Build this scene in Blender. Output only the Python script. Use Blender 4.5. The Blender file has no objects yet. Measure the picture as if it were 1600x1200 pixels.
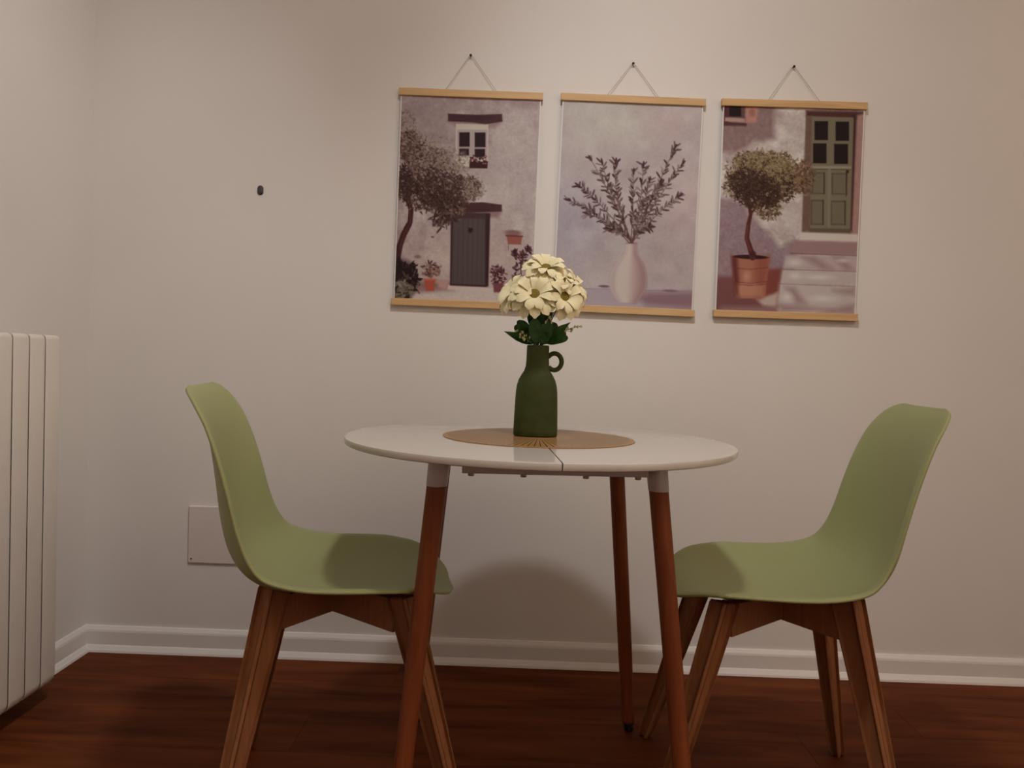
import bpy, bmesh, math, random
import numpy as np
from mathutils import Vector, Matrix, Quaternion

C = bpy.context.scene.collection
SC = bpy.context.scene
R = math.radians

# ------------------------------------------------------------------ camera
def make_camera():
    yaw, pitch, roll = -0.0116, -0.0287, 0.0325
    cy, sy, cp, sp = math.cos(yaw), math.sin(yaw), math.cos(pitch), math.sin(pitch)
    f = Vector((sy*cp, cy*cp, sp)); r = Vector((cy, -sy, 0)); u = r.cross(f)
    cr, sr = math.cos(roll), math.sin(roll)
    r2 = r*cr + u*sr; u2 = -r*sr + u*cr
    cam = bpy.data.cameras.new('camera')
    cam.sensor_width = 36; cam.lens = 27.0; cam.clip_start = 0.02
    o = bpy.data.objects.new('camera', cam); C.objects.link(o)
    m = Matrix((r2, u2, -f)).transposed().to_4x4()
    m.translation = (0, -2.279, 0.9068)
    o.matrix_world = m
    SC.camera = o
make_camera()

# ------------------------------------------------------------------ world, lights, exposure
w = bpy.data.worlds.new('world'); SC.world = w; w.use_nodes = True
w.node_tree.nodes['Background'].inputs[0].default_value = (1.0, 0.8, 0.65, 1)
w.node_tree.nodes['Background'].inputs[1].default_value = 0.0
SC.view_settings.view_transform = 'Standard'
SC.view_settings.look = 'None'
SC.view_settings.exposure = 0.0
SC.view_settings.gamma = 1.0
SC.view_settings.use_curve_mapping = False
def area(name, loc, size, power, col, rot=(0, 0, 0)):
    l = bpy.data.lights.new(name, 'AREA'); l.shape = 'DISK'; l.size = size
    l.energy = power; l.color = col
    o = bpy.data.objects.new(name, l); C.objects.link(o); o.location = loc; o.rotation_euler = rot
    return o
def spot(name, loc, tgt, deg, power, col, rad=.08):
    l = bpy.data.lights.new(name, 'SPOT'); l.energy = power; l.color = col
    l.spot_size = R(deg); l.spot_blend = 1.0; l.shadow_soft_size = rad
    o = bpy.data.objects.new(name, l); C.objects.link(o); o.location = loc
    o.rotation_euler = (Vector(tgt)-Vector(loc)).to_track_quat('-Z', 'Y').to_euler()
KEY = (1.0, .975, .94)
FILL = (1.0, .79, .605)
# a ceiling fixture with four swivelling heads above the viewer
spot('spot_head_corner', (0.00, -1.44, 2.6), (-1.29, -.68, 1.25), 72, 54.0, KEY)
spot('spot_head_wall', (0.00, -1.44, 2.6), (-.30, 0, 1.95), 85, 12.0, KEY)
spot('spot_head_posters', (0.12, -1.44, 2.6), (.70, 0, 1.35), 78, 31.0, KEY)
spot('spot_head_table', (0.06, -1.44, 2.6), (.22, -.60, .42), 92, 40.0, KEY)
# added fill lights without fixtures: from above, off the ceiling, off the right wall
area('overhead_fill', (.9, -3.0, 2.66), 1.3, 6.5, FILL)
area('ceiling_bounce_fill', (1.7, -2.6, 1.9), .4, 9.4, FILL, (R(180), 0, 0))
area('wall_bounce_fill', (1.2, -2.6, 1.9), .4, 22.0, FILL, (0, R(-100), 0))

# ------------------------------------------------------------------ helpers
def lin(c):
    return tuple(((v/255)/12.92 if v/255 <= .04045 else ((v/255+.055)/1.055)**2.4) for v in c)

def tag(o, label=None, cat=None, group=None, kind=None):
    if label: o['label'] = label
    if cat: o['category'] = cat
    if group: o['group'] = group
    if kind: o['kind'] = kind
    return o

def empty(name, loc=(0, 0, 0), rot=(0, 0, 0), parent=None):
    o = bpy.data.objects.new(name, None); C.objects.link(o)
    o.empty_display_size = .05
    o.location = loc; o.rotation_euler = rot
    if parent: o.parent = parent
    return o

def obj(name, bm, m, parent=None, smooth=False, loc=None, rot=None):
    me = bpy.data.meshes.new(name)
    if isinstance(bm, bmesh.types.BMesh):
        bmesh.ops.recalc_face_normals(bm, faces=bm.faces[:])
        bm.to_mesh(me); bm.free()
    else:
        me.from_pydata(*bm); me.update()
    if smooth:
        me.polygons.foreach_set('use_smooth', [True]*len(me.polygons))
    if m: me.materials.append(m)
    return link(name, me, parent, loc, rot)

def link(name, me, parent=None, loc=None, rot=None):
    o = bpy.data.objects.new(name, me); C.objects.link(o)
    if parent: o.parent = parent
    if loc is not None: o.location = loc
    if rot is not None: o.rotation_euler = rot
    return o

def autosmooth(o, ang=40):
    me = o.data
    bm = bmesh.new(); bm.from_mesh(me)
    for f in bm.faces: f.smooth = True
    for e in bm.edges:
        if len(e.link_faces) == 2 and e.calc_face_angle(0) > R(ang): e.smooth = False
    bm.to_mesh(me); bm.free()
    return o

def box(bm, lo, hi, bev=0.0, seg=2):
    b = bmesh.new()
    x0, y0, z0 = lo; x1, y1, z1 = hi
    v = [b.verts.new(p) for p in [(x0,y0,z0),(x1,y0,z0),(x1,y1,z0),(x0,y1,z0),(x0,y0,z1),(x1,y0,z1),(x1,y1,z1),(x0,y1,z1)]]
    for q in [(0,3,2,1),(4,5,6,7),(0,1,5,4),(1,2,6,5),(2,3,7,6),(3,0,4,7)]:
        b.faces.new([v[i] for i in q])
    if bev > 0:
        bmesh.ops.bevel(b, geom=b.edges[:], offset=bev, segments=seg, profile=.5, affect='EDGES')
    merge(bm, b)

def merge(bm, b):
    me = bpy.data.meshes.new('tmp'); b.to_mesh(me); b.free()
    bm.from_mesh(me); bpy.data.meshes.remove(me)

def loft(bm, rings, cap=True, closed=True):
    rr = [[bm.verts.new(p) for p in r] for r in rings]
    n = len(rr[0])
    for a, b in zip(rr, rr[1:]):
        for i in range(n if closed else n-1):
            j = (i+1) % n
            bm.faces.new((a[i], a[j], b[j], b[i]))
    if cap:
        bm.faces.new(rr[0][::-1]); bm.faces.new(rr[-1])
    return rr

def lathe(bm, prof, n=32, center=(0, 0), cap=True):
    loft(bm, [[(center[0]+r*math.cos(2*math.pi*i/n), center[1]+r*math.sin(2*math.pi*i/n), z) for i in range(n)] for r, z in prof], cap)

def tube(bm, pts, rad, n=8):
    pts = [Vector(p) for p in pts]
    rads = rad if isinstance(rad, (list, tuple)) else [rad]*len(pts)
    rings = []
    ref = None
    for i, p in enumerate(pts):
        t = (pts[min(i+1, len(pts)-1)] - pts[max(i-1, 0)]).normalized()
        if ref is None:
            ref = Vector((0, 0, 1)) if abs(t.z) < .9 else Vector((1, 0, 0))
        s = t.cross(ref).normalized(); ref = s.cross(t).normalized()
        rings.append([p + (s*math.cos(2*math.pi*k/n) + ref*math.sin(2*math.pi*k/n))*rads[i] for k in range(n)])
    loft(bm, rings)

def catmull(rows, per):
    P = np.array(rows, float); out = []
    n = len(P)
    for i in range(n-1):
        p0 = P[max(i-1, 0)]; p1 = P[i]; p2 = P[i+1]; p3 = P[min(i+2, n-1)]
        for k in range(per):
            t = k/per
            out.append(.5*((2*p1)+(-p0+p2)*t+(2*p0-5*p1+4*p2-p3)*t*t+(-p0+3*p1-3*p2+p3)*t**3))
    out.append(P[-1])
    return np.array(out)

# ------------------------------------------------------------------ materials
def mat(name, col, rough=.5, metal=0.0, spec=.5, noise=None, bump=None, coat=0.0, coords='Object'):
    """noise=(scale xyz, amount, detail); bump=(scale, strength, distance)"""
    m = bpy.data.materials.new(name); m.use_nodes = True
    nt = m.node_tree; b = nt.nodes['Principled BSDF']
    b.inputs['Base Color'].default_value = (*col, 1)
    b.inputs['Roughness'].default_value = rough
    b.inputs['Metallic'].default_value = metal
    b.inputs['Specular IOR Level'].default_value = spec
    if coat: b.inputs['Coat Weight'].default_value = coat; b.inputs['Coat Roughness'].default_value = .06
    tc = nt.nodes.new('ShaderNodeTexCoord')
    if noise:
        mp = nt.nodes.new('ShaderNodeMapping'); mp.inputs['Scale'].default_value = noise[0]
        nt.links.new(tc.outputs[coords], mp.inputs[0])
        n = nt.nodes.new('ShaderNodeTexNoise'); n.inputs['Scale'].default_value = 1.0
        n.inputs['Detail'].default_value = noise[2]
        nt.links.new(mp.outputs[0], n.inputs['Vector'])
        cr = nt.nodes.new('ShaderNodeValToRGB')
        a = noise[1]
        cr.color_ramp.elements[0].position = .3; cr.color_ramp.elements[1].position = .7
        cr.color_ramp.elements[0].color = (*[c*(1-a) for c in col], 1)
        cr.color_ramp.elements[1].color = (*[min(1, c*(1+a)) for c in col], 1)
        nt.links.new(n.outputs['Fac'], cr.inputs[0]); nt.links.new(cr.outputs[0], b.inputs['Base Color'])
    if bump:
        n2 = nt.nodes.new('ShaderNodeTexNoise'); n2.inputs['Scale'].default_value = bump[0]; n2.inputs['Detail'].default_value = 4
        nt.links.new(tc.outputs[coords], n2.inputs['Vector'])
        bp = nt.nodes.new('ShaderNodeBump'); bp.inputs['Strength'].default_value = bump[1]; bp.inputs['Distance'].default_value = bump[2]
        nt.links.new(n2.outputs['Fac'], bp.inputs['Height']); nt.links.new(bp.outputs[0], b.inputs['Normal'])
    return m

def wood(name, cols, scale, rough=.45, rand=0.0, spec=.4):
    """grain stretched along the axis with the smallest scale; per-object shift by Object Info"""
    m = bpy.data.materials.new(name); m.use_nodes = True
    nt = m.node_tree; L = nt.links.new; b = nt.nodes['Principled BSDF']
    b.inputs['Roughness'].default_value = rough; b.inputs['Specular IOR Level'].default_value = spec
    tc = nt.nodes.new('ShaderNodeTexCoord'); oi = nt.nodes.new('ShaderNodeObjectInfo')
    mul = nt.nodes.new('ShaderNodeMath'); mul.operation = 'MULTIPLY'; mul.inputs[1].default_value = 37.0
    L(oi.outputs['Random'], mul.inputs[0])
    add = nt.nodes.new('ShaderNodeVectorMath'); add.operation = 'ADD'
    L(tc.outputs['Object'], add.inputs[0]); L(mul.outputs[0], add.inputs[1])
    mp = nt.nodes.new('ShaderNodeMapping'); mp.inputs['Scale'].default_value = scale
    L(add.outputs[0], mp.inputs[0])
    n1 = nt.nodes.new('ShaderNodeTexNoise'); n1.inputs['Scale'].default_value = 1; n1.inputs['Detail'].default_value = 6
    n1.inputs['Distortion'].default_value = .6
    L(mp.outputs[0], n1.inputs['Vector'])
    cr = nt.nodes.new('ShaderNodeValToRGB')
    e = cr.color_ramp.elements
    e[0].position = .32; e[0].color = (*cols[0], 1); e[1].position = .70; e[1].color = (*cols[1], 1)
    L(n1.outputs['Fac'], cr.inputs[0])
    if rand:
        hv = nt.nodes.new('ShaderNodeHueSaturation')
        mr = nt.nodes.new('ShaderNodeMapRange'); mr.inputs[3].default_value = 1-rand; mr.inputs[4].default_value = 1+rand
        L(oi.outputs['Random'], mr.inputs[0]); L(mr.outputs[0], hv.inputs['Value']); L(cr.outputs[0], hv.inputs['Color'])
        L(hv.outputs[0], b.inputs['Base Color'])
    else:
        L(cr.outputs[0], b.inputs['Base Color'])
    bp = nt.nodes.new('ShaderNodeBump'); bp.inputs['Strength'].default_value = .06; bp.inputs['Distance'].default_value = .001
    L(n1.outputs['Fac'], bp.inputs['Height']); L(bp.outputs[0], b.inputs['Normal'])
    return m

M = {}
M['wall'] = mat('wall_paint', (.78, .745, .72), .75, spec=.2, noise=((3, 3, 3), .015, 3), bump=(140, .12, .0006))
M['ceiling'] = mat('ceiling_paint', (.80, .78, .75), .9, spec=.1, noise=((4, 4, 4), .01, 2))
M['trim'] = mat('trim_paint', (.80, .765, .745), .38, spec=.4, noise=((8, 8, 8), .01, 2))
M['floorbase'] = mat('floor_underlay', (.02, .01, .006), .9, noise=((9, 9, 9), .2, 2))
M['plank'] = wood('brown_laminate', ((.078, .018, .0045), (.175, .046, .0125)), (2.2, 18, 18), .55, .06, .06)
M['rad'] = mat('radiator_enamel', (.78, .72, .66), .4, spec=.35, noise=((6, 6, 6), .02, 2))
M['pine'] = wood('pale_pine', ((.58, .36, .165), (.70, .455, .225)), (5, 60, 60), .5)
M['cord'] = mat('jute_cord', (.42, .35, .27), .9, noise=((300, 300, 300), .25, 2))
M['nail'] = mat('dark_nail', (.03, .028, .03), .4, .7, noise=((90, 90, 90), .2, 2))
M['peg'] = mat('dark_plastic', (.055, .045, .05), .45, noise=((120, 120, 120), .25, 2))
M['cover'] = mat('white_cover', (.72, .655, .63), .42, spec=.35, noise=((20, 20, 20), .01, 2))
M['white'] = mat('white_lacquer', (.72, .69, .655), .09, spec=.55, noise=((6, 6, 6), .012, 2))
M['edge'] = mat('white_metal', (.60, .565, .60), .35, spec=.5, noise=((12, 12, 12), .015, 2))
M['tablewood'] = wood('reddish_beech', ((.195, .048, .014), (.26, .070, .022)), (80, 80, 5), .5, spec=.3)
M['chairwood'] = wood('natural_beech', ((.295, .118, .050), (.35, .150, .067)), (110, 110, 7.0), .6, spec=.2)
M['steel'] = mat('zinc_steel', (.30, .27, .24), .35, 1.0, noise=((200, 200, 200), .15, 2))
M['black'] = mat('black_metal', (.02, .018, .018), .5, .3, noise=((80, 80, 80), .2, 2))
M['green'] = mat('sage_plastic', (.35, .375, .172), .5, spec=.3, noise=((5, 5, 5), .02, 2), bump=(260, .05, .0004))
M['vase'] = mat('green_glaze', (.046, .060, .014), .6, spec=.25, noise=((38, 38, 38), .22, 5), bump=(70, .3, .0012))
M['vasein'] = mat('dark_inside', (.02, .025, .01), .8, noise=((40, 40, 40), .2, 2))
M['mat'] = mat('tan_woven_vinyl', (.40, .228, .092), .36, .0, spec=.27, noise=((90, 90, 90), .05, 3))
M['matline'] = mat('dark_gloss_line', (.012, .009, .007), .07, spec=.5, noise=((60, 60, 60), .1, 2))
M['petal'] = mat('cream_petal', (.88, .81, .53), .7, spec=.2, noise=((60, 60, 60), .05, 3))
M['petal'].node_tree.nodes['Principled BSDF'].inputs['Subsurface Weight'].default_value = .0
M['disc'] = mat('yellow_green_disc', (.21, .15, .012), .8, noise=((700, 700, 700), .55, 2), bump=(900, .6, .002))
M['stem'] = mat('dark_stem', (.035, .06, .012), .6, noise=((90, 90, 90), .2, 2))
M['leaf'] = mat('dark_leaf', (.022, .078, .013), .5, spec=.4, noise=((70, 70, 70), .5, 3))
M['leaf2'] = mat('light_leaf', (.05, .125, .02), .5, spec=.35, noise=((70, 70, 70), .3, 3))
M['bud'] = mat('pale_bud', (.45, .45, .22), .7, noise=((150, 150, 150), .2, 2))

# ------------------------------------------------------------------ room shell
XL, XR, YF, H = -1.289, 2.35, -4.2, 2.68
def slab(name, lo, hi, m):
    b = bmesh.new(); box(b, lo, hi); return tag(obj(name, b, m), kind='structure')
slab('wall_back', (XL-.1, 0, -.03), (XR+.1, .1, H+.1), M['wall'])
slab('wall_left', (XL-.1, YF-.1, -.03), (XL, 0, H+.1), M['wall'])
slab('wall_right', (XR, YF-.1, -.03), (XR+.1, 0, H+.1), M['wall'])
slab('wall_front', (XL, YF-.1, -.03), (XR, YF, H+.1), M['wall'])
slab('ceiling', (XL, YF, H), (XR, 0, H+.1), M['ceiling'])
floor = slab('floor', (XL, YF, -.03), (XR, 0, -.010), M['floorbase'])

def planks():
    rnd = random.Random(4)
    pw, gap = .185, .0004
    me_cache = {}
    y = -.0005
    row = 0
    while y > YF:
        y1 = max(y-pw, YF)
        x = XL + .0005 - rnd.random()*1.1
        while x < XR:
            xa, xb = max(x, XL+.0005), min(x+1.22, XR-.0005)
            if xb-xa > .02:
                L_ = round(xb-xa, 4); W_ = round(y-y1, 4)
                key = (L_, W_)
                if key not in me_cache:
                    b = bmesh.new()
                    box(b, (-L_/2+gap/2, -W_/2+gap/2, -.0098), (L_/2-gap/2, W_/2-gap/2, 0))
                    top = [e for e in b.edges if all(v.co.z > -.001 for v in e.verts)]
                    bmesh.ops.bevel(b, geom=top, offset=.0005, segments=1, affect='EDGES')
                    bmesh.ops.recalc_face_normals(b, faces=b.faces[:])
                    me = bpy.data.meshes.new('plank'); b.to_mesh(me); b.free(); me.materials.append(M['plank'])
                    me_cache[key] = me
                link('plank', me_cache[key], floor, ((xa+xb)/2, (y+y1)/2, 0))
            x += 1.22
        y = y1; row += 1
planks()

def baseboard(name, axis):
    prof = [(0, 0), (.025, 0), (.0235, .006), (.016, .0165), (.0125, .020), (.0125, .058), (.011, .064), (.005, .0735), (0, .0745)]
    b = bmesh.new()
    if axis == 'back':
        rings = [[(x, -d, z) for d, z in prof] for x in (XL, XR)]
    elif axis == 'left':
        rings = [[(XL+d, y, z) for d, z in prof] for y in (YF, 0)]
    else:
        rings = [[(XR-d, y, z) for d, z in prof] for y in (YF, 0)]
    loft(b, rings)
    tag(obj(name, b, M['trim']), kind='structure')
baseboard('baseboard_back', 'back'); baseboard('baseboard_left', 'left'); baseboard('baseboard_right', 'right')

# ------------------------------------------------------------------ radiator on the left wall
def radiator():
    root = empty('radiator', (-1.165, 0, 0))
    tag(root, 'tall white radiator of vertical ribs on the wall beside the corner', 'radiator')
    z0, z1, p = .045, .936, .0605
    b = bmesh.new()
    hw = p/2-.0022
    # a rib: rounded outline in plan, domed bottom and top
    plan = []
    # front plate with small rounded edges, narrower hollow body behind it
    for sg, rng_ in ((-1, range(4)), (1, range(3, -1, -1))):
        half = [(-.0012+.0012*math.sin(R(30*k)), sg*(hw-.0012+.0012*math.cos(R(30*k)))) for k in rng_]
        back = [(-.0055, sg*hw*.5), (-.080, sg*hw*.5), (-.084, sg*hw*.35)]
        plan += (back[::-1]+half) if sg < 0 else (half+back)
    def ring(z, s, dx): return [((x+.042)*s-.042+dx, y*s, z) for x, y in plan]
    loft(b, [ring(z0, .45, -.014), ring(z0+.003, .68, -.009), ring(z0+.010, .87, -.004), ring(z0+.020, .97, -.001), ring(z0+.032, 1, 0),
             ring(z1-.012, 1, 0), ring(z1-.005, .965, 0), ring(z1, .86, -.002)])
    rib = None
    for k in range(9):
        y = -.352 - p/2 - k*p
        if rib is None:
            o = autosmooth(obj('rib', b, M['rad'], root, loc=(0, y, 0)), 50); rib = o.data
        else:
            link('rib', rib, root, (0, y, 0))
    for z in (z0+.06, z1-.06):
        b = bmesh.new(); tube(b, [(-.045, -.356, z), (-.045, -.352-9*p+.004, z)], .014, 14)
        obj('header_pipe', b, M['rad'], root, True)
    for z in (.25, .75):
        for y in (-.40, -.78):
            b = bmesh.new(); box(b, (-.124, y-.012, z-.015), (-.075, y+.012, z+.015), .002)
            obj('wall_bracket', b, M['rad'], root)
radiator()

# ------------------------------------------------------------------ painter for the flat prints
rng = np.random.default_rng(7)
class Paint:
    W, H = 400, 600
    def __init__(s, TL, TR, BL, base):
        TL, TR, BL = map(np.array, (TL, TR, BL))
        A = np.stack([(TR-TL)/1.0, (BL-TL)/1.0], 1); s.Ai = np.linalg.inv(A); s.o = TL
        yy, xx = np.mgrid[0:s.H, 0:s.W]
        s.X = xx+.5; s.Y = yy+.5
        s.k = s.W/np.linalg.norm(TR-TL)
        s.img = np.zeros((s.H, s.W, 3)); s.img[:] = base
    def p(s, pts):
        q = (np.asarray(pts, float).reshape(-1, 2)-s.o)@s.Ai.T
        return q*[s.W, s.H]
    def blend(s, a, col, sl=None):
        if sl is None: sl = (slice(None), slice(None))
        s.img[sl] = s.img[sl]*(1-a[..., None]) + np.asarray(col, float)*a[..., None]
    def win(s, q, pad):
        x0 = int(max(0, q[:, 0].min()-pad)); x1 = int(min(s.W, q[:, 0].max()+pad+1))
        y0 = int(max(0, q[:, 1].min()-pad)); y1 = int(min(s.H, q[:, 1].max()+pad+1))
        return (slice(y0, max(y0, y1)), slice(x0, max(x0, x1)))
    def poly(s, pts, col, soft=1.2, alpha=1.0):
        q = s.p(pts); sl = s.win(q, soft*3+2)
        X, Y = s.X[sl], s.Y[sl]
        if X.size == 0: return
        ins = np.zeros(X.shape, bool); d = np.full(X.shape, 1e9)
        n = len(q)
        for i in range(n):
            a, b = q[i], q[(i+1) % n]
            c = ((a[1] > Y) != (b[1] > Y)) & (X < (b[0]-a[0])*(Y-a[1])/((b[1]-a[1]) or 1e-9)+a[0])
            ins ^= c
            ab = b-a; t = np.clip(((X-a[0])*ab[0]+(Y-a[1])*ab[1])/(ab@ab+1e-9), 0, 1)
            d = np.minimum(d, np.hypot(X-a[0]-t*ab[0], Y-a[1]-t*ab[1]))
        sd = np.where(ins, d, -d)
        s.blend(np.clip(sd/soft*.5+.5, 0, 1)*alpha, col, sl)
    def rect(s, x0, y0, x1, y1, col, soft=1.2, alpha=1.0):
        s.poly([(x0, y0), (x1, y0), (x1, y1), (x0, y1)], col, soft, alpha)
    def blob(s, cx, cy, rx, ry, col, alpha=1.0, soft=.5):
        q = s.p([(cx, cy)])[0]; rx *= s.k; ry *= s.k
        sl = s.win(np.array([q-[rx, ry], q+[rx, ry]]), 2)
        d = np.hypot((s.X[sl]-q[0])/rx, (s.Y[sl]-q[1])/ry)
        s.blend(np.clip((1-d)/soft, 0, 1)*alpha, col, sl)
    def leaf(s, x, y, ang, l, w, col, alpha=1.0):
        q = s.p([(x, y)])[0]; l *= s.k; w *= s.k
        dx, dy = math.cos(ang), math.sin(ang)
        e = q+np.array([dx, dy])*l
        sl = s.win(np.array([q, e]), w+2)
        X, Y = s.X[sl]-q[0], s.Y[sl]-q[1]
        if X.size == 0: return
        t = (X*dx+Y*dy)/l; n = np.abs(-X*dy+Y*dx)
        hw = w*np.sqrt(np.clip(4*t*(1-t), 0, 1))
        s.blend(np.clip(hw-n+.5, 0, 1)*(t > 0)*(t < 1)*alpha, col, sl)
    def line(s, pts, w, col, alpha=1.0):
        q = s.p(pts); w = np.linspace(w[0], w[1], len(q))*s.k/2 if isinstance(w, tuple) else np.full(len(q), w*s.k/2)
        sl = s.win(q, w.max()+3); X, Y = s.X[sl], s.Y[sl]
        a_ = np.zeros(X.shape)
        for i in range(len(q)-1):
            a, b = q[i], q[i+1]; ab = b-a
            t = np.clip(((X-a[0])*ab[0]+(Y-a[1])*ab[1])/(ab@ab+1e-9), 0, 1)
            d = np.hypot(X-a[0]-t*ab[0], Y-a[1]-t*ab[1])
            a_ = np.maximum(a_, np.clip(w[i]+(w[i+1]-w[i])*t-d+.5, 0, 1))
        s.blend(a_*alpha, col, sl)
    def mottle(s, cell, amp):
        out = np.zeros((s.H, s.W))
        for c, a in zip(cell, amp):
            gh, gw = int(s.H/c)+3, int(s.W/c)+3
            g = rng.normal(size=(gh, gw))
            yy, xx = s.Y/c, s.X/c
            iy, ix = yy.astype(int), xx.astype(int); fy, fx = yy-iy, xx-ix
            fy = fy*fy*(3-2*fy); fx = fx*fx*(3-2*fx)
            out += a*((g[iy, ix]*(1-fx)+g[iy, ix+1]*fx)*(1-fy)+(g[iy+1, ix]*(1-fx)+g[iy+1, ix+1]*fx)*fy)
        s.img += out[..., None]
    def foliage(s, blobs, n, ln, wd, cols, droop=0):
        for i in range(n):
            cx, cy, rx, ry = blobs[rng.integers(len(blobs))]
            a = rng.uniform(0, 2*math.pi); r = math.sqrt(rng.uniform(0, 1))
            c = np.array(cols[rng.integers(len(cols))])+rng.normal(0, 6)
            s.leaf(cx+rx*r*math.cos(a), cy+ry*r*math.sin(a), rng.uniform(0, 2*math.pi), ln*rng.uniform(.6, 1.3), wd, c, .85)

def print_one():
    s = Paint((80, 215), (657, 238), (48, 1055), (168, 150, 148))
    s.mottle((60, 25, 9, 3), (7, 5, 3, 2.5))
    s.blob(560, 620, 260, 420, (180, 164, 162), .55, 1)
    s.blob(560, 420, 160, 160, (182, 166, 163), .4, 1)
    s.blob(170, 290, 190, 130, (140, 124, 124), .65, 1)
    s.blob(600, 250, 90, 30, (140, 120, 120), .5, 1)
    s.blob(360, 880, 400, 170, (180, 155, 148), .6, 1)
    s.poly([(40, 1010), (640, 1010), (640, 1130), (40, 1130)], (182, 163, 160), 5)
    s.poly([(60, 985), (290, 990), (300, 1022), (60, 1040)], (120, 90, 86), 9, .6)
    s.mottle((5,), (2,))
    # lintel and window
    s.poly([(270, 318), (500, 320), (470, 352), (310, 350)], (140, 118, 116), 6, .6)
    s.poly([(275, 292), (380, 296), (498, 293), (500, 325), (430, 335), (380, 328), (276, 322)], (86, 62, 63))
    for i in range(14):
        y = rng.uniform(298, 324); s.line([(280+rng.uniform(0, 60), y), (400+rng.uniform(0, 95), y+2)], 1.5, (66, 46, 48), .6)
    s.poly([(308, 334), (442, 336), (440, 520), (306, 505)], (186, 168, 160))
    s.poly([(314, 356), (438, 358), (437, 480), (312, 470)], (168, 152, 150))
    for q in [(322, 368, 365, 428), (386, 369, 430, 430), (322, 436, 362, 464), (386, 437, 428, 470)]:
        s.rect(*q, (50, 32, 36))
    s.rect(328, 442, 352, 462, (98, 92, 84), 3, .8)
    s.poly([(364, 488), (440, 490), (438, 518), (364, 516)], (70, 36, 38))
    for i in range(46):
        s.blob(rng.uniform(368, 436), rng.uniform(464, 500), 5, 5, [(74, 40, 42), (150, 110, 108), (60, 50, 40)][i % 3], .9)
    # door
    s.poly([(318, 690), (500, 690), (480, 722), (320, 715)], (120, 96, 92), 6, .6)
    s.poly([(288, 704), (449, 704), (441, 1008), (284, 1004)], (64, 50, 46), 2)
    s.poly([(296, 708), (441, 708), (434, 1002), (290, 998)], (92, 88, 82))
    for x in range(300, 440, 20):
        s.line([(x, 710), (x-5, 1000)], 1.6, (70, 66, 62), .7)
    s.poly([(430, 706), (449, 706), (442, 1008), (430, 1005)], (58, 40, 38), 3, .8)
    s.rect(292, 708, 440, 724, (70, 56, 52), 6, .7)
    s.blob(368, 772, 12, 16, (44, 34, 32), .9); s.blob(368, 760, 5, 5, (120, 100, 80), .8)
    s.poly([(325, 660), (420, 658), (498, 668), (498, 697), (400, 700), (325, 706)], (86, 64, 60))
    for i in range(12):
        y = rng.uniform(668, 696); s.line([(330+rng.uniform(0, 60), y), (420+rng.uniform(0, 70), y+2)], 1.5, (62, 44, 42), .6)
    s.poly([(276, 1000), (440, 1008), (442, 1030), (272, 1020)], (186, 164, 160), 2)
    s.poly([(284, 996), (438, 1003), (437, 1011), (284, 1004)], (72, 54, 52), 2)
    # wall planter, pots
    s.blob(545, 785, 44, 16, (120, 92, 88), .7)
    s.poly([(517, 794), (583, 797), (578, 834), (524, 832)], (146, 100, 90)); s.line([(516, 796), (584, 799)], 6, (112, 72, 66))
    s.line([(526, 832), (526, 858)], 2, (110, 86, 84))
    s.blob(150, 884, 18, 10, (128, 102, 98), .7); s.blob(212, 802, 9, 6, (110, 84, 80), .8)
    s.foliage([(205, 940, 36, 32)], 110, 16, 3.5, [(110, 86, 76), (140, 112, 104), (82, 60, 54), (150, 130, 116)])
    s.poly([(178, 976), (224, 978), (218, 1026), (184, 1027)], (164, 98, 78)); s.line([(176, 978), (226, 980)], 8, (176, 112, 92))
    s.poly([(230, 980), (280, 985), (270, 1020), (236, 1012)], (172, 140, 132), 4)
    s.foliage([(482, 960, 26, 40)], 80, 16, 3.5, [(90, 62, 62), (120, 92, 90), (64, 40, 44)])
    s.poly([(462, 992), (506, 994), (502, 1032), (466, 1032)], (120, 84, 82), 2)
    s.line([(578, 960), (575, 900), (548, 868)], 4, (86, 62, 62)); s.line([(580, 930), (588, 880), (612, 850)], 4, (86, 62, 62))
    s.foliage([(575, 930, 34, 44), (550, 872, 10, 12), (610, 852, 10, 12), (584, 880, 8, 18)], 120, 15, 3.5, [(84, 58, 58), (116, 88, 86), (62, 42, 44)])
    s.poly([(540, 960), (615, 965), (605, 1010), (548, 1010)], (112, 78, 78), 3)
    # olive tree
    s.line([(128, 560), (108, 640), (122, 690), (118, 740), (92, 790), (72, 850), (66, 900)], (20, 26), (78, 50, 45))
    s.line([(112, 650), (120, 740), (96, 786), (76, 850)], 7, (112, 78, 68), .5)
    crown = [(150, 470, 80, 70), (230, 520, 110, 90), (130, 560, 70, 70), (250, 610, 100, 80), (330, 620, 80, 50), (180, 640, 80, 60), (110, 420, 50, 60), (360, 590, 50, 40), (280, 690, 60, 50)]
    for c in crown[:7]: s.blob(*c, (104, 90, 80), .5, .9)
    s.foliage([(100, 350, 40, 80), (130, 420, 60, 70), (220, 470, 70, 40)], 420, 15, 1.8, [(132, 117, 106), (118, 104, 94), (150, 136, 126)])
    s.foliage(crown, 2300, 16, 2.2, [(92, 76, 64), (122, 106, 93), (70, 54, 46), (142, 128, 115), (104, 90, 78)])
    s.foliage([(240, 590, 110, 80), (200, 620, 100, 70), (95, 580, 34, 70), (280, 660, 60, 50)], 1300, 15, 2.6, [(58, 44, 38), (76, 62, 52), (90, 78, 66)])
    s.foliage([(200, 440, 110, 60), (300, 500, 60, 50), (380, 600, 50, 40)], 420, 14, 1.8, [(150, 138, 128), (130, 116, 106)])
    s.foliage([(260, 720, 45, 40)], 90, 30, 4, [(84, 70, 60), (110, 98, 86), (60, 46, 42)])
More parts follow.
